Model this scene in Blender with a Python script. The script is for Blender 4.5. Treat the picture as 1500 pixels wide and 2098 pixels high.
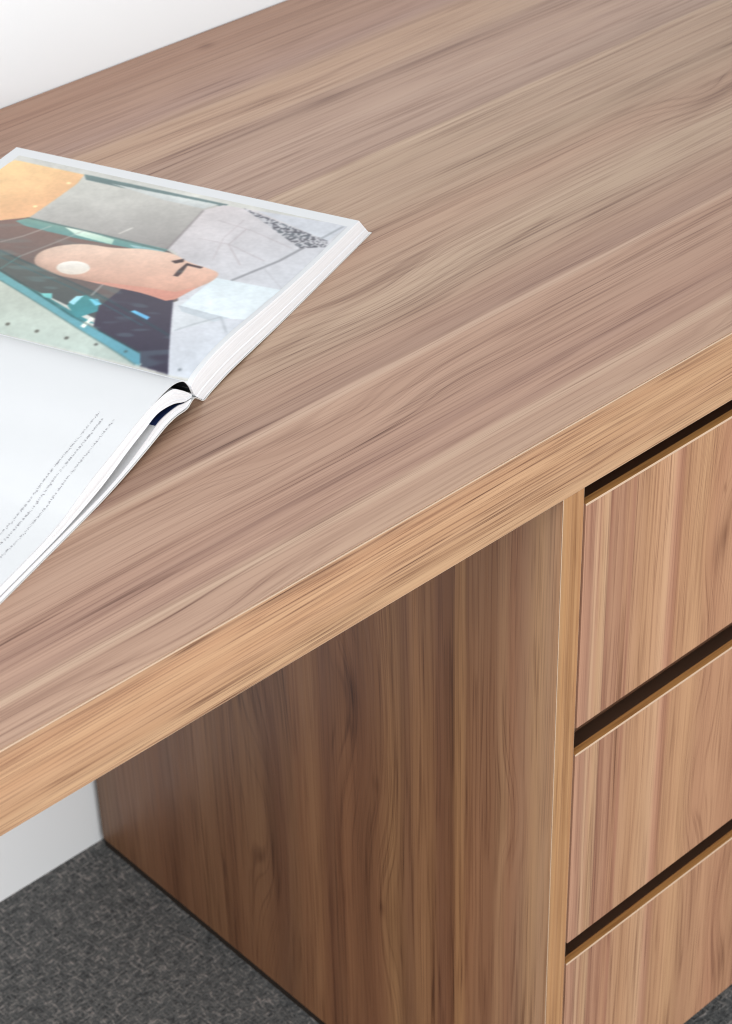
import bpy, bmesh, math, random
import numpy as np
from mathutils import Matrix, Vector

scene = bpy.context.scene
for o in list(bpy.data.objects):
    bpy.data.objects.remove(o)
random.seed(7)
RNG = np.random.default_rng(11)

# ------------------------------------------------------------------ camera, world, lamps, exposure
ZO = 0.740                                   # height of the desk surface above the carpet
cam_d = bpy.data.cameras.new("camera")
cam = bpy.data.objects.new("camera", cam_d)
scene.collection.objects.link(cam)
scene.camera = cam
RX = Vector((0.7337, -0.6791, -0.0240)); RD = Vector((-0.4119, -0.4163, -0.8106)); RF = Vector((0.5404, 0.6046, -0.5852))
m = Matrix.Identity(4)
for i in range(3):
    m[i][0] = RX[i]; m[i][1] = -RD[i]; m[i][2] = -RF[i]
m[0][3], m[1][3], m[2][3] = -0.8067, -0.7225, 0.7196 + ZO
cam.matrix_world = m
cam_d.sensor_fit = 'VERTICAL'
cam_d.sensor_height = 36.0
cam_d.lens = 36.0 * 4485.4 / 2098.0
cam_d.clip_start = 0.05
cam_d.clip_end = 60
cam_d.dof.use_dof = True
cam_d.dof.focus_distance = 1.33
cam_d.dof.aperture_fstop = 16.0
cam_d.dof.aperture_blades = 9

world = bpy.data.worlds.new("World")
scene.world = world
world.use_nodes = True
world.node_tree.nodes["Background"].inputs[0].default_value = (0.93, 0.97, 1.0, 1)
world.node_tree.nodes["Background"].inputs[1].default_value = 0.16

def area(name, loc, target, sx, sy, power, col):
    l = bpy.data.lights.new(name, 'AREA')
    l.shape = 'RECTANGLE'; l.size = sx; l.size_y = sy; l.energy = power; l.color = col
    o = bpy.data.objects.new(name, l)
    scene.collection.objects.link(o)
    o.location = loc
    o.rotation_euler = (Vector(target) - Vector(loc)).to_track_quat('-Z', 'Y').to_euler()
    return o
area("window_light", (-0.75, -3.6, 1.40), (-0.1, 0.2, 0.6), 4.0, 2.6, 180, (1.0, 0.99, 0.98))
area("ceiling_light", (-1.5, -0.75, 2.9), (-0.2, 0.1, 0.7), 2.0, 2.0, 50, (0.97, 0.985, 1.0))

scene.view_settings.view_transform = 'Standard'
scene.view_settings.look = 'None'
scene.view_settings.gamma = 1.0
scene.view_settings.exposure = 0.0
scene.view_settings.use_curve_mapping = False
scene.cycles.max_bounces = 6
scene.cycles.use_adaptive_sampling = True
scene.cycles.adaptive_threshold = 0.015
scene.cycles.use_denoising = True
scene.cycles.denoiser = 'OPENIMAGEDENOISE'
scene.cycles.denoising_input_passes = 'RGB_ALBEDO_NORMAL'
scene.cycles.denoising_prefilter = 'NONE'
scene.cycles.pixel_filter_type = 'BLACKMAN_HARRIS'
scene.cycles.filter_width = 1.0

# ------------------------------------------------------------------ helpers
def lin(c):
    r = []
    for v in c[:3]:
        v = v / 255.0
        r.append(v / 12.92 if v <= 0.04045 else ((v + 0.055) / 1.055) ** 2.4)
    return tuple(r)

def new_mat(name):
    mt = bpy.data.materials.new(name)
    mt.use_nodes = True
    nt = mt.node_tree
    return mt, nt, nt.nodes["Principled BSDF"]

class NB:
    """small node-tree writer"""
    def __init__(s, nt):
        s.nt = nt
    def n(s, t, **kw):
        nd = s.nt.nodes.new(t)
        for k, v in kw.items():
            setattr(nd, k, v)
        return nd
    def put(s, sock, v):
        if isinstance(v, bpy.types.NodeSocket):
            s.nt.links.new(v, sock)
        elif v is not None:
            sock.default_value = v
    def m(s, op, a, b=None, c=None, clamp=False):
        nd = s.n("ShaderNodeMath", operation=op, use_clamp=clamp)
        s.put(nd.inputs[0], a); s.put(nd.inputs[1], b)
        if c is not None:
            s.put(nd.inputs[2], c)
        return nd.outputs[0]
    def add(s, a, b): return s.m('ADD', a, b)
    def sub(s, a, b): return s.m('SUBTRACT', a, b)
    def mul(s, a, b): return s.m('MULTIPLY', a, b)
    def xyz(s, x, y, z=0.0):
        nd = s.n("ShaderNodeCombineXYZ")
        s.put(nd.inputs[0], x); s.put(nd.inputs[1], y); s.put(nd.inputs[2], z)
        return nd.outputs[0]
    def noise(s, vec, scale=1.0, detail=2.0, rough=0.5, dist=0.0):
        nd = s.n("ShaderNodeTexNoise")
        nd.noise_dimensions = '3D'
        s.put(nd.inputs["Vector"], vec)
        nd.inputs["Scale"].default_value = scale
        nd.inputs["Detail"].default_value = detail
        nd.inputs["Roughness"].default_value = rough
        nd.inputs["Distortion"].default_value = dist
        return nd.outputs["Fac"]
    def ramp(s, fac, stops, interp='LINEAR'):
        nd = s.n("ShaderNodeValToRGB")
        cr = nd.color_ramp
        cr.interpolation = interp
        while len(cr.elements) < len(stops):
            cr.elements.new(0.5)
        for e, (p, c) in zip(cr.elements, sorted(stops)):
            e.position = min(max(p, 0.0), 1.0)
            e.color = (c[0], c[1], c[2], 1.0) if isinstance(c, tuple) else (c, c, c, 1.0)
        s.put(nd.inputs[0], fac)
        return nd.outputs[0]
    def smooth(s, v, a, b, lo=0.0, hi=1.0):
        nd = s.n("ShaderNodeMapRange", interpolation_type='SMOOTHSTEP')
        s.put(nd.inputs[0], v)
        for i, q in enumerate((a, b, lo, hi)):
            nd.inputs[1 + i].default_value = q
        return nd.outputs[0]
    def mix(s, fac, a, b, mode='MIX'):
        nd = s.n("ShaderNodeMix", data_type='RGBA', blend_type=mode)
        s.put(nd.inputs[0], fac)
        for k, v in ((6, a), (7, b)):
            if isinstance(v, tuple):
                v = (v[0], v[1], v[2], 1.0)
            s.put(nd.inputs[k], v)
        return nd.outputs[2]
    def gauss(s, a, b, a0, b0, la, lb):
        da = s.mul(s.sub(a, a0), 1.0 / la)
        db = s.mul(s.sub(b, b0), 1.0 / lb)
        r2 = s.add(s.mul(da, da), s.mul(db, db))
        return s.m('POWER', 2.718, s.mul(r2, -1.0))

def wood(name, along, across, b0, b1, stops, k=1.0, strips=(), bumps=(), smudges=(),
         warp=0.008, warp2=0.002, line_k=0.5, fine_k=0.28, band_k=0.25, pore_k=0.35, hue_k=0.35,
         seed=0.0, rough=0.42, sat=1.0, wa=1.3, spec=0.5, line_f=150.0, fine_f=230.0, fine_a=3.0, ring_f=75.0, ring_k=0.16, pore_a=10.0, pore_f=820.0):
    """walnut laminate: a colour profile across the grain, bent by slow waves, with growth lines, fibre and pores"""
    mt, nt, bs = new_mat(name)
    q = NB(nt)
    tc = q.n("ShaderNodeTexCoord")
    sp = q.n("ShaderNodeSeparateXYZ")
    nt.links.new(tc.outputs["Object"], sp.inputs[0])
    a = sp.outputs[along]; b = sp.outputs[across]
    fb = q.mul(q.sub(b, b0), 1.0 / (b1 - b0))
    if strips:
        st = [(0.0, 0.05)] + [((p - b0) / (b1 - b0), ((i * 0.37 + 0.31) % 1.0)) for i, p in enumerate(strips)]
        sid = q.mul(q.ramp(fb, st, 'CONSTANT'), 9.0)
    else:
        sid = 0.0
    sid = q.add(sid, seed)
    w1 = q.sub(q.noise(q.xyz(q.mul(a, wa), q.mul(b, 7.0), sid), 1.0, 2.0, 0.5), 0.5)
    w2 = q.sub(q.noise(q.xyz(q.mul(a, wa * 4.0), q.mul(b, 24.0), sid), 1.0, 1.0, 0.5), 0.5)
    wrp = q.add(q.mul(w1, warp * 2.0), q.mul(w2, warp2 * 2.0))
    for (ca, cb, la, lb, amp) in bumps:
        wrp = q.add(wrp, q.mul(q.gauss(a, b, ca, cb, la, lb), amp))
    w = q.add(b, wrp)
    # colour profile: follows the wave a little, so joints stay straight
    fw = q.mul(q.sub(q.add(b, q.mul(wrp, 0.22)), b0), 1.0 / (b1 - b0))
    col = q.ramp(fw, [((p - b0) / (b1 - b0), lin(c)) for p, c in stops])
    bands = q.sub(q.noise(q.xyz(q.mul(a, 0.35), q.mul(w, 34.0), sid), 1.0, 3.0, 0.55), 0.5)
    lines = q.sub(q.noise(q.xyz(q.mul(a, 0.8), q.mul(w, line_f), sid), 1.0, 3.0, 0.52), 0.5)
    fine = q.sub(q.noise(q.xyz(q.mul(a, fine_a), q.mul(w, fine_f), sid), 1.0, 1.0, 0.5), 0.5)
    patch = q.noise(q.xyz(q.mul(a, 3.2), q.mul(w, 14.0), q.add(sid, 4.0)), 1.0, 2.0, 0.5)
    # growth lines are strong in some places and fade out in others; thin dark late-wood lines sit on broad soft ones
    lk = q.mul(q.smooth(patch, 0.28, 0.66, 0.25, 1.0), line_k * 1.7)
    v = q.add(1.0, q.mul(lines, lk))
    ring = q.noise(q.xyz(q.mul(a, 1.0), q.mul(w, ring_f), q.add(sid, 2.0)), 1.0, 1.0, 0.5)
    rd = q.m('ABSOLUTE', q.sub(ring, 0.5))
    side = q.smooth(ring, 0.5, 0.60, 1.0, 0.0)
    late = q.m('MAXIMUM', q.smooth(rd, 0.0, 0.020, 1.0, 0.0), q.mul(q.mul(side, q.smooth(ring, 0.40, 0.5)), 0.35))
    v = q.sub(v, q.mul(q.mul(late, q.smooth(patch, 0.36, 0.60)), ring_k))
    v = q.add(v, q.mul(bands, band_k))
    thin = q.smooth(q.m('ABSOLUTE', fine), 0.0, 0.055, 1.0, 0.0)
    brk = q.noise(q.xyz(q.mul(a, 8.0), q.mul(w, 40.0), q.add(sid, 6.0)), 1.0, 2.0, 0.6)
    v = q.sub(v, q.mul(q.mul(thin, q.smooth(brk, 0.40, 0.58)), fine_k))
    micro = q.sub(q.noise(q.xyz(q.mul(a, pore_a), q.mul(q.add(b, q.mul(w1, 0.004)), pore_f), sid), 1.0, 1.0, 0.5), 0.5)
    micro = q.mul(q.sub(q.smooth(micro, -0.20, 0.04), 0.75), 0.36)
    v = q.add(v, q.mul(micro, q.mul(q.smooth(patch, 0.30, 0.60, 0.80, 1.1), pore_k)))
    for (ca, cb, la, lb, amp) in smudges:
        v = q.sub(v, q.mul(q.gauss(a, q.add(b, q.mul(w2, 0.02)), ca, cb, la, lb), amp))
    v = q.m('MAXIMUM', v, 0.12)
    vv = q.n("ShaderNodeCombineXYZ")
    # darker growth wood is also a bit redder: green and blue fall a little faster
    q.put(vv.inputs[0], q.m('POWER', v, 0.86)); q.put(vv.inputs[1], q.m('POWER', v, 1.02)); q.put(vv.inputs[2], q.m('POWER', v, 1.06))
    col = q.mix(1.0, col, vv.outputs[0], 'MULTIPLY')
    hue = q.noise(q.xyz(q.mul(a, 1.4), q.mul(w, 22.0), q.add(sid, 8.0)), 1.0, 2.0, 0.5)
    tint = q.ramp(hue, [(0.32, (1.06, 0.97, 0.96)), (0.5, (1.0, 1.0, 1.0)), (0.68, (0.95, 1.01, 0.97))])
    col = q.mix(hue_k * 2.0, col, q.mix(1.0, col, tint, 'MULTIPLY'))
    hs = q.n("ShaderNodeHueSaturation")
    hs.inputs["Saturation"].default_value = sat
    hs.inputs["Value"].default_value = k
    q.put(hs.inputs["Color"], col)
    nt.links.new(hs.outputs[0], bs.inputs["Base Color"])
    rr = q.add(rough, q.mul(fine, 0.22))
    nt.links.new(rr, bs.inputs["Roughness"])
    bs.inputs["Specular IOR Level"].default_value = spec
    return mt

# ------------------------------------------------------------------ wood materials
TOP = [(0.000, (198, 169, 150)), (0.012, (194, 164, 146)), (0.024, (192, 162, 144)), (0.0285, (214, 188, 168)), (0.0325, (196, 168, 150)),
       (0.036, (172, 141, 127)), (0.046, (184, 153, 137)), (0.056, (163, 132, 119)), (0.066, (184, 152, 136)), (0.085, (190, 160, 143)),
       (0.104, (187, 157, 140)), (0.1195, (196, 166, 148)), (0.1232, (213, 188, 170)), (0.1262, (188, 160, 144)), (0.1285, (164, 136, 123)), (0.150, (179, 150, 134)),
       (0.180, (197, 174, 155)), (0.215, (196, 172, 153)), (0.245, (186, 157, 139)), (0.280, (190, 167, 148)), (0.315, (187, 163, 145)),
       (0.3385, (196, 173, 154)), (0.3425, (214, 192, 170)), (0.3455, (170, 146, 134)), (0.362, (182, 158, 145)), (0.400, (191, 166, 152)),
       (0.442, (180, 153, 139)), (0.452, (193, 166, 147)), (0.490, (193, 166, 146)), (0.506, (170, 143, 133)), (0.540, (174, 143, 128)), (0.600, (167, 134, 117))]
M_TOP = wood("walnut_top", 0, 1, 0.0, 0.61, [(p, tuple(0.72 * c[i] + 0.28 * (186, 157, 138)[i] for i in range(3))) for p, c in TOP], k=0.88, strips=(0.0285, 0.124, 0.342, 0.45),
             bumps=[(-0.105, 0.096, 0.085, 0.020, 0.020), (-0.02, 0.086, 0.05, 0.012, -0.008), (0.02, 0.190, 0.07, 0.03, 0.014),
                    (0.41, 0.235, 0.05, 0.020, 0.018), (-0.28, 0.010, 0.06, 0.012, 0.012), (0.12, 0.012, 0.05, 0.010, 0.012), (0.22, 0.47, 0.14, 0.02, 0.010)],
             smudges=[(-0.10, 0.0545, 0.20, 0.0016, 0.20), (-0.30, 0.0625, 0.12, 0.0013, 0.22), (0.12, 0.0415, 0.12, 0.0014, 0.18), (0.16, 0.1275, 0.16, 0.0014, 0.14), (0.20, 0.1345, 0.10, 0.0010, 0.14),
                      (0.22, 0.3465, 0.20, 0.0018, 0.16), (0.18, 0.466, 0.10, 0.0012, 0.14), (0.405, 0.229, 0.030, 0.007, 0.30), (0.435, 0.236, 0.014, 0.004, 0.25), (-0.055, 0.190, 0.05, 0.006, 0.22), (-0.158, 0.128, 0.045, 0.0022, 0.26),
                      (0.12, 0.012, 0.035, 0.006, 0.14), (0.20, 0.44, 0.02, 0.008, 0.14), (0.20, 0.578, 0.008, 0.003, 0.3)],
             warp=0.0085, warp2=0.0012, line_k=0.22, fine_k=0.22, pore_k=0.70, ring_k=0.42, ring_f=70.0, hue_k=0.08, band_k=0.26, rough=0.42, sat=1.19)
SIDE = [(0.0, (176, 138, 110)), (0.008, (178, 142, 116)), (0.018, (186, 148, 118)), (0.030, (166, 130, 106)), (0.041, (160, 120, 96)), (0.048, (172, 134, 106)),
        (0.058, (150, 110, 86)), (0.070, (158, 118, 92)), (0.082, (150, 110, 84)), (0.0875, (180, 138, 104)), (0.0925, (176, 134, 100)), (0.0965, (140, 100, 76)),
        (0.110, (140, 100, 78)), (0.118, (164, 122, 92)), (0.135, (166, 124, 94)), (0.143, (146, 106, 82)), (0.160, (170, 128, 96)), (0.178, (150, 108, 82)),
        (0.197, (138, 98, 74)), (0.215, (158, 116, 88)), (0.235, (134, 94, 72)), (0.250, (164, 122, 92)), (0.275, (160, 118, 90)), (0.300, (136, 98, 76)),
        (0.330, (156, 116, 88)), (0.365, (148, 106, 80)), (0.400, (160, 118, 90)), (0.450, (138, 98, 74)), (0.500, (154, 114, 88)), (0.560, (140, 104, 78))]
M_SIDE = wood("walnut_side", 2, 1, -0.01, 0.58, [(p, tuple(v * (1.05 - 0.20 * min(p / 0.4, 1.0)) for v in c)) for p, c in SIDE], k=1.14, seed=21.0, strips=(0.0935, 0.226),  # tones darkened towards the back: light falloff put into the colour
              bumps=[(0.40, 0.198, 0.10, 0.030, 0.026), (0.20, 0.305, 0.16, 0.030, 0.034), (0.40, 0.035, 0.06, 0.016, 0.013), (0.20, 0.175, 0.10, 0.02, -0.018)],
              smudges=[(0.412, 0.202, 0.026, 0.010, 0.42), (0.375, 0.205, 0.015, 0.006, 0.3), (0.206, 0.174, 0.009, 0.004, 0.42), (0.19, 0.307, 0.09, 0.007, 0.30), (0.335, 0.175, 0.01, 0.004, 0.25)],
              warp=0.008, warp2=0.0015, line_k=0.42, fine_k=0.32, pore_k=0.75, ring_k=0.36, band_k=0.42, hue_k=0.2, rough=0.44, sat=1.10)
FRONT = [(0.0, (196, 152, 126)), (0.022, (194, 150, 126)), (0.027, (182, 138, 116)), (0.0300, (192, 150, 126)), (0.0318, (224, 186, 154)), (0.0345, (194, 150, 124)), (0.0385, (208, 168, 134)),
         (0.0425, (212, 174, 142)), (0.0445, (164, 118, 98)), (0.050, (190, 146, 120)), (0.057, (176, 132, 108)), (0.062, (192, 148, 118)), (0.0665, (168, 122, 100)), (0.0690, (196, 152, 122)),
         (0.082, (198, 154, 120)), (0.096, (206, 164, 130)), (0.1035, (216, 176, 142)), (0.108, (198, 152, 126)), (0.113, (172, 126, 102)), (0.118, (198, 154, 120)),
         (0.140, (204, 160, 124)), (0.158, (192, 146, 116)), (0.175, (200, 154, 122)), (0.195, (184, 136, 108)), (0.215, (196, 150, 118)), (0.235, (176, 128, 104)),
         (0.27, (196, 150, 120)), (0.31, (182, 136, 110)), (0.35, (198, 154, 124)), (0.40, (186, 140, 112)), (0.45, (196, 150, 122))]
M_FRONT = wood("walnut_drawer_front", 2, 0, 0.0, 0.46, [(p, tuple(max(min(v + (v - (190, 146, 114)[i]) * -0.15, 255), 0) for i, v in enumerate(c))) for p, c in FRONT], k=0.82, seed=43.0, strips=(0.0675, 0.118, 0.23),
               bumps=[(0.585, 0.158, 0.06, 0.022, 0.022), (0.36, 0.150, 0.08, 0.020, 0.018), (0.2, 0.20, 0.07, 0.02, 0.016)],
               smudges=[(0.578, 0.162, 0.013, 0.004, 0.40), (0.565, 0.156, 0.020, 0.009, 0.26), (0.595, 0.166, 0.014, 0.004, 0.22), (0.618, 0.158, 0.004, 0.0012, 0.45), (0.135, 0.21, 0.03, 0.008, 0.25)],
               warp=0.005, warp2=0.001, line_k=0.42, fine_k=0.28, pore_k=0.70, ring_k=0.30, band_k=0.34, hue_k=0.2, rough=0.42, sat=1.03)
EDGE = [(0.0, (208, 161, 118)), (0.12, (212, 167, 124)), (0.25, (200, 152, 110)), (0.4, (209, 162, 120)), (0.55, (200, 152, 110)), (0.7, (212, 165, 122)), (0.85, (201, 151, 110)), (1.0, (208, 161, 120))]
M_EDGE = wood("walnut_edge_band", 0, 2, ZO - 0.053, ZO, [(ZO - 0.053 + 0.053 * p, c) for p, c in EDGE], k=0.77, seed=65.0,
              warp=0.0025, warp2=0.0014, line_k=0.30, fine_k=0.40, pore_k=1.15, band_k=0.25, rough=0.46, hue_k=0.2, line_f=300.0, fine_f=360.0, fine_a=5.0, ring_f=150.0, ring_k=0.26, pore_a=13.0, pore_f=760.0, sat=0.92)
M_EDGE_V = wood("walnut_edge_band_upright", 2, 0, -0.001, 0.021, [(-0.001 + 0.022 * p, c) for p, c in EDGE], k=0.72, seed=77.0,
                warp=0.0012, warp2=0.0006, line_k=0.9, fine_k=0.2, pore_k=0.5, band_k=0.5, rough=0.46, hue_k=0.1, line_f=420.0, fine_f=420.0, fine_a=6.0, ring_f=260.0, sat=1.05)
M_LIP = wood("walnut_drawer_lip", 0, 1, 0.0, 0.03, [(0.0, (206, 156, 108)), (0.03, (196, 146, 100))], k=0.70, seed=88.0,
             warp=0.0008, line_k=0.35, fine_k=0.3, pore_k=0.2, rough=0.5, hue_k=0.1, sat=1.12)

def plain(name, rgb, rough=0.5, spec=0.5):
    mt, nt, bs = new_mat(name)
    q = NB(nt)
    tc = q.n("ShaderNodeTexCoord")
    nz = q.noise(tc.outputs["Object"], 60.0, 3.0, 0.6)
    col = q.mix(nz, tuple(c * 0.93 for c in rgb), tuple(min(c * 1.07, 1.0) for c in rgb))
    nt.links.new(col, bs.inputs["Base Color"])
    bs.inputs["Roughness"].default_value = rough
    bs.inputs["Specular IOR Level"].default_value = spec
    return mt
M_CORE = plain("edge_core_cream", (0.56, 0.41, 0.29), 0.5)
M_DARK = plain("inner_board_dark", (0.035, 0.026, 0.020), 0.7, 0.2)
M_INNER = plain("inner_rail_walnut", (0.42, 0.25, 0.16), 0.5, 0.3)

# ------------------------------------------------------------------ wall and carpet
def wall_mat():
    mt, nt, bs = new_mat("white_wall_paint")
    q = NB(nt)
    tc = q.n("ShaderNodeTexCoord")
    nz = q.noise(tc.outputs["Object"], 3.0, 3.0, 0.5)
    col = q.mix(nz, (0.76, 0.785, 0.805), (0.785, 0.81, 0.83))
    nt.links.new(col, bs.inputs["Base Color"])
    bs.inputs["Roughness"].default_value = 0.75
    bs.inputs["Specular IOR Level"].default_value = 0.25
    fn = q.noise(tc.outputs["Object"], 380.0, 2.0, 0.5)
    bp = q.n("ShaderNodeBump"); bp.inputs["Strength"].default_value = 0.08; bp.inputs["Distance"].default_value = 0.001
    nt.links.new(fn, bp.inputs["Height"]); nt.links.new(bp.outputs[0], bs.inputs["Normal"])
    return mt
M_WALL = wall_mat()

def carpet_mat():
    mt, nt, bs = new_mat("charcoal_woven_carpet")
    q = NB(nt)
    tc = q.n("ShaderNodeTexCoord")
    sp = q.n("ShaderNodeSeparateXYZ"); nt.links.new(tc.outputs["Object"], sp.inputs[0])
    x, y = sp.outputs[0], sp.outputs[1]
    # threads running both ways, each thread its own tone along its length
    tx = q.noise(q.xyz(q.mul(x, 95.0), q.mul(y, 340.0), 1.0), 1.0, 1.0, 0.5)
    ty = q.noise(q.xyz(q.mul(x, 340.0), q.mul(y, 95.0), 5.0), 1.0, 1.0, 0.5)
    blot = q.noise(q.xyz(q.mul(x, 62.0), q.mul(y, 62.0), 9.0), 1.0, 3.0, 0.6)
    tuft = q.noise(q.xyz(q.mul(x, 420.0), q.mul(y, 420.0), 3.0), 1.0, 2.0, 0.7)
    v = q.add(q.mul(q.m('MAXIMUM', tx, ty), 0.75), q.mul(blot, 0.30))
    v = q.add(v, q.mul(q.sub(tuft, 0.5), 0.5))
    col = q.ramp(v, [(0.36, (0.046, 0.048, 0.050)), (0.50, (0.104, 0.108, 0.110)), (0.62, (0.165, 0.169, 0.166)), (0.74, (0.36, 0.33, 0.315))])
    nt.links.new(col, bs.inputs["Base Color"])
    bs.inputs["Roughness"].default_value = 0.95
    bs.inputs["Specular IOR Level"].default_value = 0.1
    bs.inputs["Sheen Weight"].default_value = 0.1
    bp = q.n("ShaderNodeBump"); bp.inputs["Strength"].default_value = 0.7; bp.inputs["Distance"].default_value = 0.003
    nt.links.new(v, bp.inputs["Height"]); nt.links.new(bp.outputs[0], bs.inputs["Normal"])
    return mt
M_CARPET = carpet_mat()

# ------------------------------------------------------------------ mesh helpers
def link(o, parent=None):
    scene.collection.objects.link(o)
    if parent:
        o.parent = parent
    return o

def mesh_obj(name, verts, faces, mats, parent=None, smooth=False):
    me = bpy.data.meshes.new(name)
    me.from_pydata([tuple(map(float, v)) for v in verts], [], faces)
    for mt in mats:
        me.materials.append(mt)
    me.validate()
    bm = bmesh.new(); bm.from_mesh(me)
    bmesh.ops.recalc_face_normals(bm, faces=bm.faces)
    bm.to_mesh(me); bm.free()
    if smooth:
        for p in me.polygons:
            p.use_smooth = True
        me.set_sharp_from_angle(angle=0.7)
    return link(bpy.data.objects.new(name, me), parent)

def box(name, lo, hi, mats, parent=None, bevel=0.0, bevel_mat=-1, seg=2):
    x0, y0, z0 = lo; x1, y1, z1 = hi
    v = [(x0, y0, z0), (x1, y0, z0), (x1, y1, z0), (x0, y1, z0), (x0, y0, z1), (x1, y0, z1), (x1, y1, z1), (x0, y1, z1)]
    f = [(0, 3, 2, 1), (4, 5, 6, 7), (0, 1, 5, 4), (1, 2, 6, 5), (2, 3, 7, 6), (3, 0, 4, 7)]
    o = mesh_obj(name, v, f, mats, parent)
    if bevel:
        b = o.modifiers.new("bevel", 'BEVEL')
        b.width = bevel; b.segments = seg; b.limit_method = 'ANGLE'; b.material = bevel_mat
    return o

def empty(name, loc, label, cat):
    e = bpy.data.objects.new(name, None)
    e.location = loc; e.empty_display_size = 0.05
    e["label"] = label; e["category"] = cat
    return link(e)

# ------------------------------------------------------------------ the setting
fl = mesh_obj("floor", [(-3.5, -4.5, 0), (3.5, -4.5, 0), (3.5, 0.70, 0), (-3.5, 0.70, 0)], [(0, 1, 2, 3)], [M_CARPET])
fl["kind"] = "structure"; fl["label"] = "dark grey woven carpet floor"
D = 0.6026
wl = box("wall", (-3.5, D, -0.05), (3.5, D + 0.12, 2.7), [M_WALL])
wl["kind"] = "structure"; wl["label"] = "plain white painted wall behind the desk"
sk = box("skirting_board", (-3.5, 0.573, -0.02), (3.5, D - 0.0005, 0.20), [M_WALL], None, 0.003)
sk["kind"] = "structure"; sk["label"] = "white skirting board under the desk"

# ------------------------------------------------------------------ desk
T = 0.0527; PW = 0.0189; PR = 0.46; PD = 0.5647
XL, XR = -1.05, 0.85
desk = empty("desk", (0, 0, 0), "walnut veneer desk with thick top and a drawer pedestal against the white wall", "desk")
top = box("desktop", (XL, 0.0012, ZO - T), (XR, D - 0.0008, ZO), [M_TOP], desk, 0.0005)
band = box("edge_band", (XL, 0.0, ZO - T), (XR, 0.00115, ZO - 0.00005), [M_EDGE, M_CORE], top, 0.0005, 1, 2)
band["label"] = "pale warm brown front edge strip of the desktop"

def panel(x0, x1, zb, zt, front_mat):
    p = box("side_panel", (x0, 0.0011, zb), (x1, PD, zt), [M_SIDE], desk, 0.0004)
    box("edge_band", (x0, 0.0003, zb), (x1, 0.00105, zt + 0.002), [front_mat, M_CORE], p, 0.00035, 1, 2)
    box("shade_strip", (x0 + 0.001, 0.004, 0.0), (x1 - 0.001, PD - 0.001, zb), [M_DARK], p)  # shadow line along the floor, put in as a dark strip
    return p
ZT = ZO - T - 0.0006
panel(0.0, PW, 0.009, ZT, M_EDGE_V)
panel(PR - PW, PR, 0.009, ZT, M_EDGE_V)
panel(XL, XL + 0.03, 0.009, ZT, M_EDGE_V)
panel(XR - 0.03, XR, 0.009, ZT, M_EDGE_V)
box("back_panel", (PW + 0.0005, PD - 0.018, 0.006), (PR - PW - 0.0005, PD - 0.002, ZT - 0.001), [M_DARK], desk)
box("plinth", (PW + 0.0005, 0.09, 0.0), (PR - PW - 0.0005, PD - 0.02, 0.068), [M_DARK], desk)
box("bottom_board", (PW + 0.0005, 0.02, 0.0685), (PR - PW - 0.0005, PD - 0.0185, 0.084), [M_INNER], desk)

def drawer(zt, zb):
    x0, x1 = PW + 0.0016, PR - PW - 0.0016
    c = 0.0004
    prof = [(c, zt), (0.0056, zt), (0.0062, zt - 0.001), (0.0068, zt - 0.010), (0.0085, zt - 0.016), (0.0120, zt - 0.0195), (0.0190, zt - 0.021),
            (0.0190, zb), (c, zb), (0.0, zb + c), (0.0, zt - 0.0014), (0.0002, zt - 0.0005)]
    n = len(prof)
    v = [(x0, y, z) for y, z in prof] + [(x1, y, z) for y, z in prof]
    f = [tuple(range(n)), tuple(range(2 * n - 1, n - 1, -1))]
    for i in range(n):
        j = (i + 1) % n
        f.append((i, j, n + j, n + i))
    o = mesh_obj("drawer_front", v, f, [M_FRONT, M_LIP, M_CORE], desk)
    for k, p in enumerate(o.data.polygons):
        if k >= 2:
            i = k - 2
            p.material_index = 2 if i in (n - 2, n - 1) else (1 if i in (0, 1) else 0)
    # the box behind the front
    box("drawer_box", (x0 + 0.012, 0.0195, zb + 0.012), (x1 - 0.012, 0.46, zt - 0.030), [M_INNER], o)
    return o
drawer(ZO - 0.0661, ZO - 0.2490)
drawer(ZO - 0.2727, ZO - 0.4538)
drawer(ZO - 0.4754, ZO - 0.6559)
for zc in (ZO - 0.262, ZO - 0.466):
    box("rail", (PW + 0.0006, 0.0245, zc - 0.022), (PR - PW - 0.0006, 0.030, zc + 0.020), [M_INNER], desk)

# ------------------------------------------------------------------ open book
BA = math.radians(20.9)
BO = (-0.1346, 0.1749, ZO)
book = empty("open_book", BO, "open glossy art book lying on the walnut desktop", "book")
book.rotation_euler = (0, 0, BA)
BU = 0.2746                                         # height of the pages, along the spine
# book space: x across the spine (metres), y along the spine, z up
def curve(pts, n):
    """smooth curve through the points (mm), n samples, returned in metres"""
    p = np.array(pts, float)
    p = np.vstack([2 * p[0] - p[1], p, 2 * p[-1] - p[-2]])
    out = []
    segs = len(pts) - 1
    ln = [np.linalg.norm(p[i + 2] - p[i + 1]) for i in range(segs)]
    cum = np.concatenate([[0], np.cumsum(ln)])
    for s in np.linspace(0, cum[-1], n):
        i = min(int(np.searchsorted(cum, s, 'right')) - 1, segs - 1)
        t = (s - cum[i]) / ln[i]
        p0, p1, p2, p3 = p[i], p[i + 1], p[i + 2], p[i + 3]
        m1 = (p2 - p0) * ln[i] / (np.linalg.norm(p2 - p1) + np.linalg.norm(p1 - p0))
        m2 = (p3 - p1) * ln[i] / (np.linalg.norm(p3 - p2) + np.linalg.norm(p2 - p1))
        h = [2 * t**3 - 3 * t**2 + 1, t**3 - 2 * t**2 + t, -2 * t**3 + 3 * t**2, t**3 - t**2]
        out.append(h[0] * p1 + h[1] * m1 + h[2] * p2 + h[3] * m2)
    return np.array(out) / 1000.0

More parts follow.
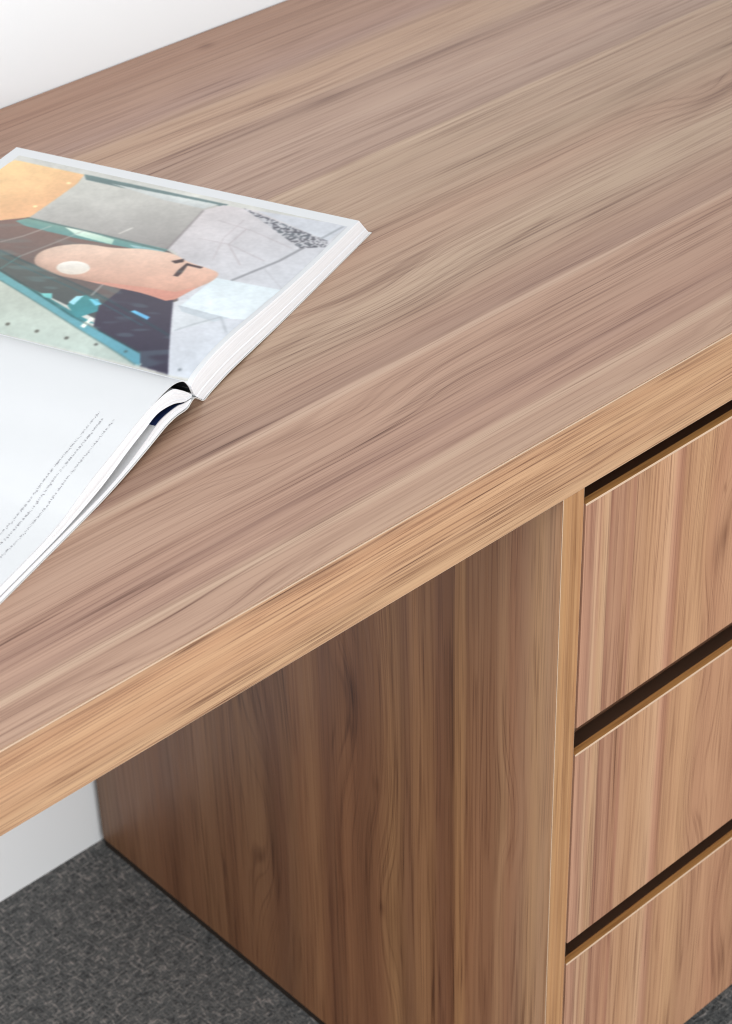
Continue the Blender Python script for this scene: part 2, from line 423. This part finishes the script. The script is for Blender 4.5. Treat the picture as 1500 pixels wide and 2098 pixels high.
def paper_mat(name, base, rough=0.38, layered=False):
    mt, nt, bs = new_mat(name)
    q = NB(nt)
    tc = q.n("ShaderNodeTexCoord")
    nz = q.noise(tc.outputs["Object"], 40.0, 3.0, 0.5)
    col = q.mix(nz, tuple(c * 0.985 for c in base), base)
    if layered:
        at = q.n("ShaderNodeAttribute"); at.attribute_name = "layer"
        sp = q.n("ShaderNodeSeparateXYZ"); nt.links.new(tc.outputs["Object"], sp.inputs[0])
        ln = q.noise(q.xyz(q.mul(sp.outputs[0], 5.0), q.mul(at.outputs["Fac"], 46.0), q.mul(sp.outputs[1], 5.0)), 1.0, 3.0, 0.7)
        tone = q.smooth(ln, 0.30, 0.47, 0.74, 1.0)
        col = q.mix(1.0, col, q.xyz(tone, tone, tone), 'MULTIPLY')
    nt.links.new(col, bs.inputs["Base Color"])
    bs.inputs["Roughness"].default_value = rough
    bs.inputs["Specular IOR Level"].default_value = 0.4
    return mt
PAPER = (0.735, 0.75, 0.765)
M_PAPER = paper_mat("white_coated_paper", PAPER)
M_EDGES = paper_mat("page_edges", (0.87, 0.90, 0.94), 0.6, True)
M_COVER = paper_mat("white_cover_card", (0.76, 0.755, 0.735), 0.35)
M_BLACKPAGE = plain("black_page", (0.012, 0.012, 0.014), 0.4)
M_BLUEPAGE = plain("navy_printed_page", (0.016, 0.028, 0.10), 0.35)
M_INK = plain("grey_ink", (0.36, 0.36, 0.38), 0.6)

def stack(name, topc, botc, n, rows, parent, jitter=0.00022, bulge=0.0):
    """a block of pages: a sheet pile between two curves, its leaves slightly uneven at both ends"""
    tp = curve(topc, n); bt = curve(botc, n)
    verts = []; layer = []
    for end in (0, 1):
        for r in range(rows + 1):
            t = r / rows
            ju = RNG.normal(0, jitter)
            for i in range(n):
                p = bt[i] * (1 - t) + tp[i] * t
                bx = -bulge * math.sin(math.pi * t) * max(0.0, 1 - i / (n * 0.06))
                y = (0.0 + ju) if end == 0 else (BU + ju)
                verts.append((p[0] + bx, y, p[1])); layer.append(t)
    R = (rows + 1) * n
    f = []
    idx = lambda e, r, i: e * R + r * n + i
    for r in range(rows):
        for i in range(n - 1):
            f.append((idx(0, r, i), idx(0, r, i + 1), idx(0, r + 1, i + 1), idx(0, r + 1, i)))
            f.append((idx(1, r, i), idx(1, r + 1, i), idx(1, r + 1, i + 1), idx(1, r, i + 1)))
        for i in (0, n - 1):
            f.append((idx(0, r, i), idx(0, r + 1, i), idx(1, r + 1, i), idx(1, r, i)))
    ntop = len(f)
    for i in range(n - 1):
        f.append((idx(0, rows, i), idx(0, rows, i + 1), idx(1, rows, i + 1), idx(1, rows, i)))
        f.append((idx(0, 0, i), idx(0, 0, i + 1), idx(1, 0, i + 1), idx(1, 0, i)))
    me = bpy.data.meshes.new(name)
    me.from_pydata(verts, [], f)
    me.materials.append(M_EDGES); me.materials.append(M_PAPER)
    for k, p in enumerate(me.polygons):
        p.material_index = 1 if k >= ntop else 0
        p.use_smooth = k >= ntop
    at = me.attributes.new("layer", 'FLOAT', 'POINT')
    at.data.foreach_set("value", layer)
    bm = bmesh.new(); bm.from_mesh(me)
    bmesh.ops.recalc_face_normals(bm, faces=bm.faces)
    bm.to_mesh(me); bm.free()
    me.set_sharp_from_angle(angle=0.7)
    return link(bpy.data.objects.new(name, me), parent)

def sheet(name, pts, n, thick, y0, y1, mats, parent):
    """a single bent leaf or card of real thickness (mm)"""
    c = curve(pts, n)
    tg = np.gradient(c, axis=0); nr = np.stack([-tg[:, 1], tg[:, 0]], 1)
    nr /= np.linalg.norm(nr, axis=1)[:, None]
    if nr[n // 2, 1] < 0:
        nr = -nr
    up = c + nr * thick / 1000.0
    v = [(p[0], y0, p[1]) for p in c] + [(p[0], y0, p[1]) for p in up] + [(p[0], y1, p[1]) for p in c] + [(p[0], y1, p[1]) for p in up]
    f = []
    for i in range(n - 1):
        f += [(i, i + 1, n + i + 1, n + i), (2 * n + i, 3 * n + i, 3 * n + i + 1, 2 * n + i + 1),
              (i, 2 * n + i, 2 * n + i + 1, i + 1), (n + i, n + i + 1, 3 * n + i + 1, 3 * n + i)]
    f += [(0, n, 3 * n, 2 * n), (n - 1, 3 * n - 1, 4 * n - 1, 2 * n - 1)]
    return mesh_obj(name, v, f, mats, parent, True)

UP_TOP = [(-12, 18), (-8, 20.5), (3, 22.8), (19, 24.2), (41, 24.3), (73, 22), (106, 19.8), (140, 18.6), (173, 18.1), (213.5, 18)]
UP_BOT = [(0.5, 0.75), (10, 1.7), (33, 2.7), (65, 1.9), (100, 1.0), (169, 0.75), (229, 0.75)]
up = stack("page_block", UP_TOP, UP_BOT, 90, 26, book, 0.00016, 0.0025)

A_PTS = [(-11.4, 12.6), (-14.4, 19.2), (-20.3, 25.8), (-32.3, 29.7), (-51.3, 29.6), (-72.9, 27.6), (-94.5, 24.0), (-120.6, 20.2), (-139.2, 16.3),
         (-152.9, 13.2), (-174.4, 10.9), (-205.8, 10.2), (-219, 9.9)]
pa = sheet("loose_page", A_PTS, 110, 0.24, 0.0, BU, [M_PAPER], book)
sheet("dark_page", [(x + 0.05, z - 0.16) for x, z in A_PTS[:5]], 40, 0.10, 0.0005, BU - 0.001, [M_BLACKPAGE], pa)  # black leaf on the underside, near the spine
B_TOP = [(-11.4, 11.6), (-15.8, 15.6), (-22, 20.6), (-32.4, 27.2), (-51.3, 29.2), (-72.9, 27.2), (-94.5, 23.6), (-120.6, 19.8), (-139.2, 15.9), (-152.9, 12.8), (-174.4, 10.5), (-205.8, 9.8), (-219.6, 9.5)]
B_BOT = [(-12, 9.8), (-20, 11.4), (-32, 16.8), (-46.6, 20.4), (-55.5, 20.4), (-63, 18.9), (-84.7, 15.2), (-109.6, 9.9), (-128.7, 7.4), (-151, 5.6), (-180, 4.9), (-222, 4.4)]
pb = stack("page_stack", B_TOP, B_BOT, 110, 16, book, 0.00018)
sheet("dark_page", [(x, z + 0.10) for x, z in B_TOP[:4]], 30, 0.10, 0.0004, BU - 0.001, [M_BLACKPAGE], pb)
sheet("dark_page", [(-20, 11.15), (-32, 16.5), (-46.6, 20.1), (-57, 20.0)], 30, 0.10, 0.0004, BU - 0.001, [M_BLACKPAGE], pb)  # black leaf paints in the shade under the stack near the spine
C_TOP = [(-12.5, 9.2), (-20, 10.6), (-29, 13.4), (-47.5, 14.9), (-67.5, 10.9), (-87.7, 7.1), (-107.5, 4.9), (-129.4, 4.3), (-151, 4.2), (-180, 4.1), (-223, 3.8)]
C_BOT = [(-13, 8.4), (-18, 6.4), (-31, 8.2), (-42.3, 8.4), (-54.9, 6.9), (-65.1, 5.5), (-90.1, 2.9), (-114.3, 1.3), (-137.9, 0.8), (-180, 0.75), (-225, 0.75)]
pc = stack("page_stack", C_TOP, C_BOT, 110, 12, book, 0.00018)
sheet("dark_page", [(-20, 10.7), (-29, 13.5), (-47.5, 15.0), (-56, 13.4)], 30, 0.10, 0.0004, BU - 0.001, [M_BLUEPAGE], pc)
COV = [(-227, 0.15), (-180, 0.15), (-138, 0.2), (-114, 0.65), (-90, 2.2), (-65, 4.8), (-55, 6.1), (-42, 7.6), (-31, 7.4), (-18, 5.5), (-13.0, 7.4), (-9.3, 7.9), (-5, 4.6),
       (0.5, 0.2), (10, 1.0), (33, 2.0), (65, 1.2), (100, 0.3), (169, 0.12), (231, 0.12)]
cv = sheet("cover", COV, 200, 0.42, -0.0006, BU + 0.0006, [M_COVER], book)

# printed picture on the upper page: flat print, built as a colour map over a fine grid that follows the page
PIC = [
 ('poly', [(264.0, 195.8), (206.4, 196.3), (202.9, 180.2), (205.0, 126.3), (221.1, 113.5), (287.2, 61.4), (297.6, 75.2)], (243, 214, 158), (226, 170, 130)),
 ('poly', [(203.3, 191.3), (94.1, 195.4), (103.2, 183.4), (96.7, 125.2), (205.7, 124.2)], (214, 214, 206), (158, 154, 152)),
 ('poly', [(206.8, 196.9), (91.6, 198.1), (93.4, 194.1), (167.8, 190.2), (201.2, 190.1)], (118, 142, 140), (112, 128, 130)),
 ('poly', [(181.3, 192.2), (98.0, 195.3), (104.6, 185.9), (136.8, 186.2)], (216, 220, 216), (186, 190, 190)),
 ('poly', [(94.5, 196.0), (3.0, 204.8), (2.8, -8.6), (18.1, -9.7), (55.9, 62.7), (87.9, 123.3), (97.6, 126.7), (103.5, 184.0)], (203, 196, 196), (206, 212, 220)),
 ('poly', [(69.9, 198.1), (3.0, 204.8), (5.9, 179.7)], (204, 206, 212), (200, 204, 210)),
 ('poly', [(287.2, 61.4), (221.1, 113.5), (206.6, 125.5), (95.8, 123.6), (86.1, 120.2), (53.0, 64.2), (90.2, 27.6), (174.0, 44.8), (297.6, 75.2)], (152, 120, 108), (104, 98, 98)),
 ('poly', [(211.3, 117.3), (205.0, 126.3), (96.7, 125.2), (96.6, 118.4), (160.2, 113.3), (200.9, 113.9)], (138, 172, 160), (98, 150, 152)),
 ('poly', [(176.1, 124.0), (161.6, 125.0), (136.3, 122.6), (133.9, 115.6), (162.6, 117.1)], (232, 240, 228), (170, 208, 190)),
 ('poly', [(123.2, 120.6), (99.2, 122.8), (96.2, 121.0), (117.3, 117.4)], (200, 222, 220), (90, 150, 160)),
 ('poly', [(267.1, 90.7), (194.5, 74.7), (163.5, 67.0), (145.0, 59.7), (101.8, 49.1), (82.4, 45.1), (86.9, 22.4), (139.0, 36.1), (174.0, 44.8)], (112, 118, 108), (86, 92, 94)),
 ('poly', [(173.3, 43.9), (139.0, 36.1), (101.8, 22.5), (83.8, 17.4), (101.7, 16.3), (170.9, 40.3)], (86, 128, 122), (60, 140, 150)),
 ('poly', [(93.7, 63.4), (56.5, 64.4), (17.0, -9.4), (37.4, -8.5), (84.1, 14.4), (93.2, 33.0)], (74, 68, 84), (66, 62, 82)),
 ('poly', [(305.1, 85.0), (171.9, 41.7), (36.5, -6.9), (37.9, -9.1), (137.5, -10.2), (233.7, -11.5)], (206, 204, 186), (182, 196, 190)),
 ('poly', [(312.7, 95.1), (176.7, 48.8), (103.4, 19.1), (42.5, 0.9), (37.3, -8.0), (41.2, -8.0), (94.0, 10.0), (169.8, 38.7), (302.6, 81.7)], (128, 182, 172), (98, 160, 178)),
 ('poly', [(112.9, 29.4), (113.7, 41.0), (108.9, 45.5), (96.1, 40.2), (91.1, 30.6), (99.4, 18.6)], (64, 140, 140), (70, 150, 160)),
 ('poly', [(113.8, 32.4), (114.0, 41.6), (109.8, 43.8), (109.2, 31.0)], (170, 220, 228), (150, 210, 225)),
 ('poly', [(104.6, 41.7), (99.6, 44.2), (93.5, 39.0), (96.2, 35.8)], (110, 205, 220), (120, 200, 225)),
 ('poly', [(136.5, 35.1), (129.8, 38.1), (126.0, 32.2), (132.2, 31.5)], (130, 205, 200), (120, 200, 200)),
 ('poly', [(72.5, 38.8), (70.9, 41.6), (57.6, 38.0), (57.2, 34.2)], (105, 190, 222), (95, 170, 215)),
 ('poly', [(92.3, 11.8), (91.1, 23.8), (88.6, 21.0), (88.9, 10.8)], (232, 236, 226), (240, 240, 230)),
 ('poly', [(54.4, 63.5), (49.1, 70.2), (20.2, 61.3), (15.3, 59.2), (23.2, 44.4), (36.2, 28.3)], (214, 216, 220), (206, 212, 216)),
 ('poly', [(48.4, 104.4), (3.0, 107.8), (3.2, 61.5), (16.1, 57.2), (48.4, 57.9), (48.8, 82.3)], (214, 224, 228), (222, 230, 234)),
 ('poly', [(50.5, 59.9), (20.6, 58.8), (12.6, 59.0), (19.3, 50.2), (43.8, 53.2)], (190, 198, 204), (196, 204, 210)),
 ('poly', [(166.5, 71.0), (171.1, 84.4), (166.0, 97.8), (151.6, 109.2), (129.5, 111.6), (112.8, 119.5), (94.9, 122.0), (86.4, 120.8), (75.5, 115.3), (53.3, 113.0), (48.3, 108.8), (48.1, 98.0), (52.6, 85.6), (55.9, 65.9), (60.2, 61.3), (79.0, 64.1), (101.0, 62.9), (121.7, 62.5), (141.7, 60.6), (155.6, 63.9)], (238, 218, 200), (212, 160, 138)),
 ('poly', [(121.7, 62.5), (103.7, 67.3), (83.8, 71.8), (61.4, 75.1), (52.4, 88.5), (55.9, 65.9), (60.2, 61.3), (79.0, 64.1), (101.0, 62.9)], (222, 174, 156), (206, 142, 124)),
 ('poly', [(86.2, 112.2), (80.3, 118.6), (78.4, 114.4), (82.1, 110.2)], (92, 72, 70), (80, 66, 66)),
 ('poly', [(75.7, 114.0), (63.2, 113.7), (63.6, 111.2), (73.5, 111.2), (71.3, 100.2), (71.0, 94.6), (74.3, 94.5), (75.5, 102.2)], (84, 70, 72), (90, 70, 70)),
 ('ell', [(137.9, 75.1), (128.2, 80.0), (143.4, 83.6)], (247, 243, 236), (222, 212, 198)),
 ('line', [(194.9, 75.3), (104.6, 50.5), (36.7, 24.2)], (44, 84, 92), 5),
 ('line', [(189.2, 67.0), (118.7, 48.9), (56.8, 27.4)], (52, 110, 120), 3),
 ('line', [(256.2, 75.6), (178.0, 50.7), (103.8, 19.6), (43.2, 1.6)], (50, 84, 84), 4),
 ('line', [(169.8, 38.7), (93.7, 9.5), (41.1, -8.3)], (64, 100, 100), 3),
 ('line', [(202.2, 85.9), (193.8, 100.3), (185.4, 121.2)], (196, 196, 190), 4),
 ('line', [(178.4, 73.0), (161.6, 125.0)], (180, 184, 180), 4),
 ('line', [(178.9, 51.9), (178.3, 74.3)], (90, 160, 160), 3),
 ('line', [(105.8, 47.1), (107.8, 62.3)], (205, 210, 205), 4),
 ('line', [(137.7, 131.4), (134.3, 142.0)], (232, 230, 222), 4),
 ('line', [(103.2, 183.4), (97.3, 126.1)], (120, 112, 114), 4),
 ('line', [(206.1, 124.9), (147.9, 125.3), (95.1, 123.1)], (92, 104, 104), 5),
 ('line', [(5.9, 201.2), (15.2, 169.4)], (120, 126, 132), 4),
 ('line', [(15.6, 168.5), (22.5, 142.4), (30.7, 123.0), (37.2, 106.0)], (92, 94, 100), 5),
 ('line', [(63.5, 172.2), (63.8, 148.5), (43.1, 126.8)], (176, 166, 168), 3),
 ('line', [(86.8, 175.5), (59.5, 172.0), (23.1, 161.2)], (182, 174, 176), 3),
 ('line', [(86.7, 147.8), (63.1, 148.8), (31.5, 138.2)], (182, 174, 176), 3),
 ('line', [(63.2, 127.1), (71.3, 154.8), (71.1, 182.5)], (184, 176, 178), 3),
 ('line', [(35.0, 30.5), (26.8, 44.4), (18.2, 57.7), (5.6, 42.0)], (160, 166, 172), 4),
 ('line', [(26.4, 128.9), (3.0, 109.4)], (186, 186, 190), 3),
 ('dot', [(136.9, -2.1)], (90, 86, 78), 7),
 ('dot', [(115.4, -1.9)], (90, 86, 78), 7),
 ('dot', [(94.0, -1.4)], (84, 82, 76), 7),
 ('dot', [(73.1, -0.6)], (86, 86, 82), 6),
 ('dot', [(52.0, -0.3)], (80, 100, 100), 6),
 ('dot', [(209.6, 180.9)], (250, 240, 190), 8),
 ('dot', [(211.4, 141.6)], (248, 244, 190), 8),
 ('dot', [(11.9, -3.9)], (120, 128, 136), 6),
]
GRAVEL = [(80.7, 198.1), (5.9, 179.7), (3.7, 171.6), (18.5, 163.3), (54.5, 184.0)]

def inside(px, py, poly):
    r = np.zeros(px.shape, bool)
    n = len(poly); j = n - 1
    for i in range(n):
        xi, yi = poly[i]; xj, yj = poly[j]
        c = ((yi > py) != (yj > py)) & (px < (xj - xi) * (py - yi) / (yj - yi + 1e-9) + xi)
        r ^= c
        j = i
    return r

def seg_dist(px, py, a, b):
    ax, ay = a; bx, by = b
    dx, dy = bx - ax, by - ay
    t = np.clip(((px - ax) * dx + (py - ay) * dy) / (dx * dx + dy * dy + 1e-9), 0, 1)
    return np.hypot(px - ax - t * dx, py - ay - t * dy)

def vnoise(px, py, cell, seed):
    r = np.random.default_rng(seed)
    g = r.random((400, 400))
    x = px / cell + 50; y = py / cell + 50
    x0 = np.floor(x).astype(int); y0 = np.floor(y).astype(int)
    fx = x - x0; fy = y - y0
    fx = fx * fx * (3 - 2 * fx); fy = fy * fy * (3 - 2 * fy)
    G = lambda i, k: g[(i % 400), (k % 400)]
    return (G(x0, y0) * (1 - fx) + G(x0 + 1, y0) * fx) * (1 - fy) + (G(x0, y0 + 1) * (1 - fx) + G(x0 + 1, y0 + 1) * fx) * fy

U0, U1, V0, V1 = 3.2, 265.5, -10.3, 203.0
NU, NV = 470, 380
uu, vv = np.meshgrid(np.linspace(U0, U1, NU), np.linspace(V0, V1, NV), indexing='ij')
def rounded(pts):
    for _ in range(2):
        out = []
        for (ax, ay), (bx, by) in zip(pts, pts[1:] + pts[:1]):
            out += [(0.75 * ax + 0.25 * bx, 0.75 * ay + 0.25 * by), (0.25 * ax + 0.75 * bx, 0.25 * ay + 0.75 * by)]
        pts = out
    return pts
def paint(u, v):
    img = np.zeros(u.shape + (3,)); img[:] = (204, 204, 198)
    for kind, pts, c1, c2 in PIC:
        if kind == 'poly' and len(pts) > 12:
            pts = rounded(pts)
        c1 = np.array(c1, float)
        if kind in ('poly', 'ell'):
            c2 = np.array(c2, float)
            if kind == 'poly':
                msk = inside(u, v, pts)
                P = np.array(pts); lo = P.min(0); hi = P.max(0)
                # blend along the run of the page seen in the print (down its width and across)
                t = np.clip(0.5 * (hi[0] - u) / (hi[0] - lo[0] + 1e-6) + 0.5 * (hi[1] - v) / (hi[1] - lo[1] + 1e-6), 0, 1)
            else:
                c, e1, e2 = [np.array(p) for p in pts]
                M = np.linalg.inv(np.stack([e1 - c, e2 - c], 1))
                q = np.stack([u - c[0], v - c[1]], -1) @ M.T
                msk = (q ** 2).sum(-1) < 1
                t = np.clip(0.5 - 0.5 * q[..., 1], 0, 1)
            col = c1 * (1 - t[..., None]) + c2 * t[..., None]
            if kind == 'poly' and c1[0] == 238:          # the pale rounded form in the print is modelled softly in the photograph
                dd = np.full(u.shape, 1e9)
                for a, b in zip(pts, pts[1:] + pts[:1]):
                    dd = np.minimum(dd, seg_dist(u, v, a, b))
                cv_ = np.clip((v - P[:, 1].mean()) / 40.0, -1, 1)
                col = col * (1.0 - 0.16 * np.exp(-dd / 5.0) * (1 - cv_) * 0.5 + 0.05 * cv_)[..., None]
            img[msk] = col[msk]
        elif kind == 'line':
            d = np.full(u.shape, 1e9)
            for a, b in zip(pts[:-1], pts[1:]):
                d = np.minimum(d, seg_dist(u, v, a, b))
            wdt = c2 * 0.22
            k = np.clip((wdt - d) / 0.35 + 0.5, 0, 1)[..., None] * 0.45
            img = img * (1 - k) + c1 * k
        elif kind == 'dot':
            d = np.hypot(u - pts[0][0], v - pts[0][1])
            k = np.clip((c2 * 0.2 - d) / 0.5 + 0.5, 0, 1)[..., None] * 0.8
            img = img * (1 - k) + c1 * k
    g = inside(u, v, GRAVEL)
    sp = vnoise(u, v, 1.15, 3)
    img[g] = np.where((sp[g] > 0.50)[:, None], np.array((196, 196, 200.0)), np.array((104, 104, 112.0)))
    shade = 1 + (vnoise(u, v, 40, 1) - 0.5) * 0.07 + (vnoise(u, v, 7, 2) - 0.5) * 0.03 + (vnoise(u, v, 1.6, 5) - 0.5) * 0.05
    return np.clip(img * shade[..., None], 0, 255)
acc = 0
for du, dv in ((-.14, -.14), (.14, -.14), (-.14, .14), (.14, .14)):
    acc = acc + paint(uu + du, vv + dv)
img = acc / 4.0
# glass in the print: reflections and glints in the dark and teal parts
lum = img.mean(-1)
gl = vnoise(uu * 0.45 + vv * 0.9, vv * 0.5 - uu * 0.2, 5.0, 8)
g2 = np.clip((gl - 0.62) / 0.2, 0, 1) * np.clip((150 - lum) / 50, 0, 1) * 0.22
img = img * (1 - g2[..., None]) + np.array((128, 176, 178.0)) * g2[..., None]
# concrete in the print: stains and soft shading
st = vnoise(uu, vv, 15.0, 21) * 0.6 + vnoise(uu, vv, 5.0, 22) * 0.4
img = img * (1 + (st - 0.5)[..., None] * 0.08 * np.clip((lum - 150) / 40, 0, 1)[..., None])
for _ in range(3):
    img[1:-1, 1:-1] = (img[1:-1, 1:-1] * 2 + img[:-2, 1:-1] + img[2:, 1:-1] + img[1:-1, :-2] + img[1:-1, 2:]) / 6.0
img = (np.clip(img, 0, 255) / 255.0) ** 1.14
img = np.where(img <= 0.04045, img / 12.92, ((img + 0.055) / 1.055) ** 2.4)
tpc = curve(UP_TOP, 400)
zz = np.interp(vv / 1000.0, tpc[:, 0], tpc[:, 1]) + 0.00012
vs = np.stack([vv.ravel() / 1000.0, uu.ravel() / 1000.0, zz.ravel()], 1)
ii = np.arange(NU * NV).reshape(NU, NV)
fs = np.stack([ii[:-1, :-1], ii[:-1, 1:], ii[1:, 1:], ii[1:, :-1]], -1).reshape(-1, 4)
me = bpy.data.meshes.new("printed_picture")
me.from_pydata(vs.tolist(), [], fs.tolist())
ca = me.color_attributes.new("print", 'FLOAT_COLOR', 'POINT')
ca.data.foreach_set("color", np.concatenate([img.reshape(-1, 3), np.ones((NU * NV, 1))], 1).ravel().astype(np.float32))
me.polygons.foreach_set("use_smooth", [True] * len(me.polygons))
mt, nt, bs = new_mat("colour_print")
at = nt.nodes.new("ShaderNodeAttribute"); at.attribute_name = "print"
q = NB(nt)
hs = q.n("ShaderNodeHueSaturation"); hs.inputs["Value"].default_value = 1.12; hs.inputs["Saturation"].default_value = 0.94
nt.links.new(at.outputs["Color"], hs.inputs["Color"]); nt.links.new(hs.outputs[0], bs.inputs["Base Color"])
bs.inputs["Roughness"].default_value = 0.36; bs.inputs["Specular IOR Level"].default_value = 0.3
me.materials.append(mt)
pic = link(bpy.data.objects.new("printed_picture", me), up)
pic["label"] = "colour photograph of a concrete and glass building printed on the page"

# three lines of tiny unreadable text on the loose page, along its lower margin
apc = curve(A_PTS, 600)
order = np.argsort(apc[:, 0])
def page_z(x):
    return float(np.interp(x, apc[order, 0], apc[order, 1])) + 0.00034
tv = []; tf = []
rt = random.Random(5)
def mark(x0, x1, y0, y1):
    i = len(tv)
    tv.extend([(x0, y0, page_z(x0)), (x1, y0, page_z(x1)), (x1, y1, page_z(x1)), (x0, y1, page_z(x0))])
    tf.append((i, i + 1, i + 2, i + 3))
for ln, (yb, xs) in enumerate(((0.0252, -0.0715), (0.0202, -0.0760), (0.0134, -0.0745))):
    x = xs
    while x > -0.206:
        for _ in range(rt.choice((2, 3, 4, 5, 5, 6, 7, 8, 9))):
            h = rt.choice((0.0009, 0.0009, 0.0010, 0.0014))
            base = yb - (0.0005 if rt.random() < 0.12 else 0.0)
            wdt = rt.uniform(0.00055, 0.00105)
            s = 0.00026
            mark(x - s, x, base, base + h)
            if rt.random() < 0.7:
                mark(x - wdt, x - s, base + rt.choice((0.0, 0.0005, 0.0008)), base + rt.choice((0.0003, 0.0009, 0.0011)) + 0.0002)
            x -= wdt + 0.00022
        x -= 0.0007
txt = mesh_obj("printed_text", tv, tf, [M_INK], pa)
for o in (desk, book):
    o.select_set(False)
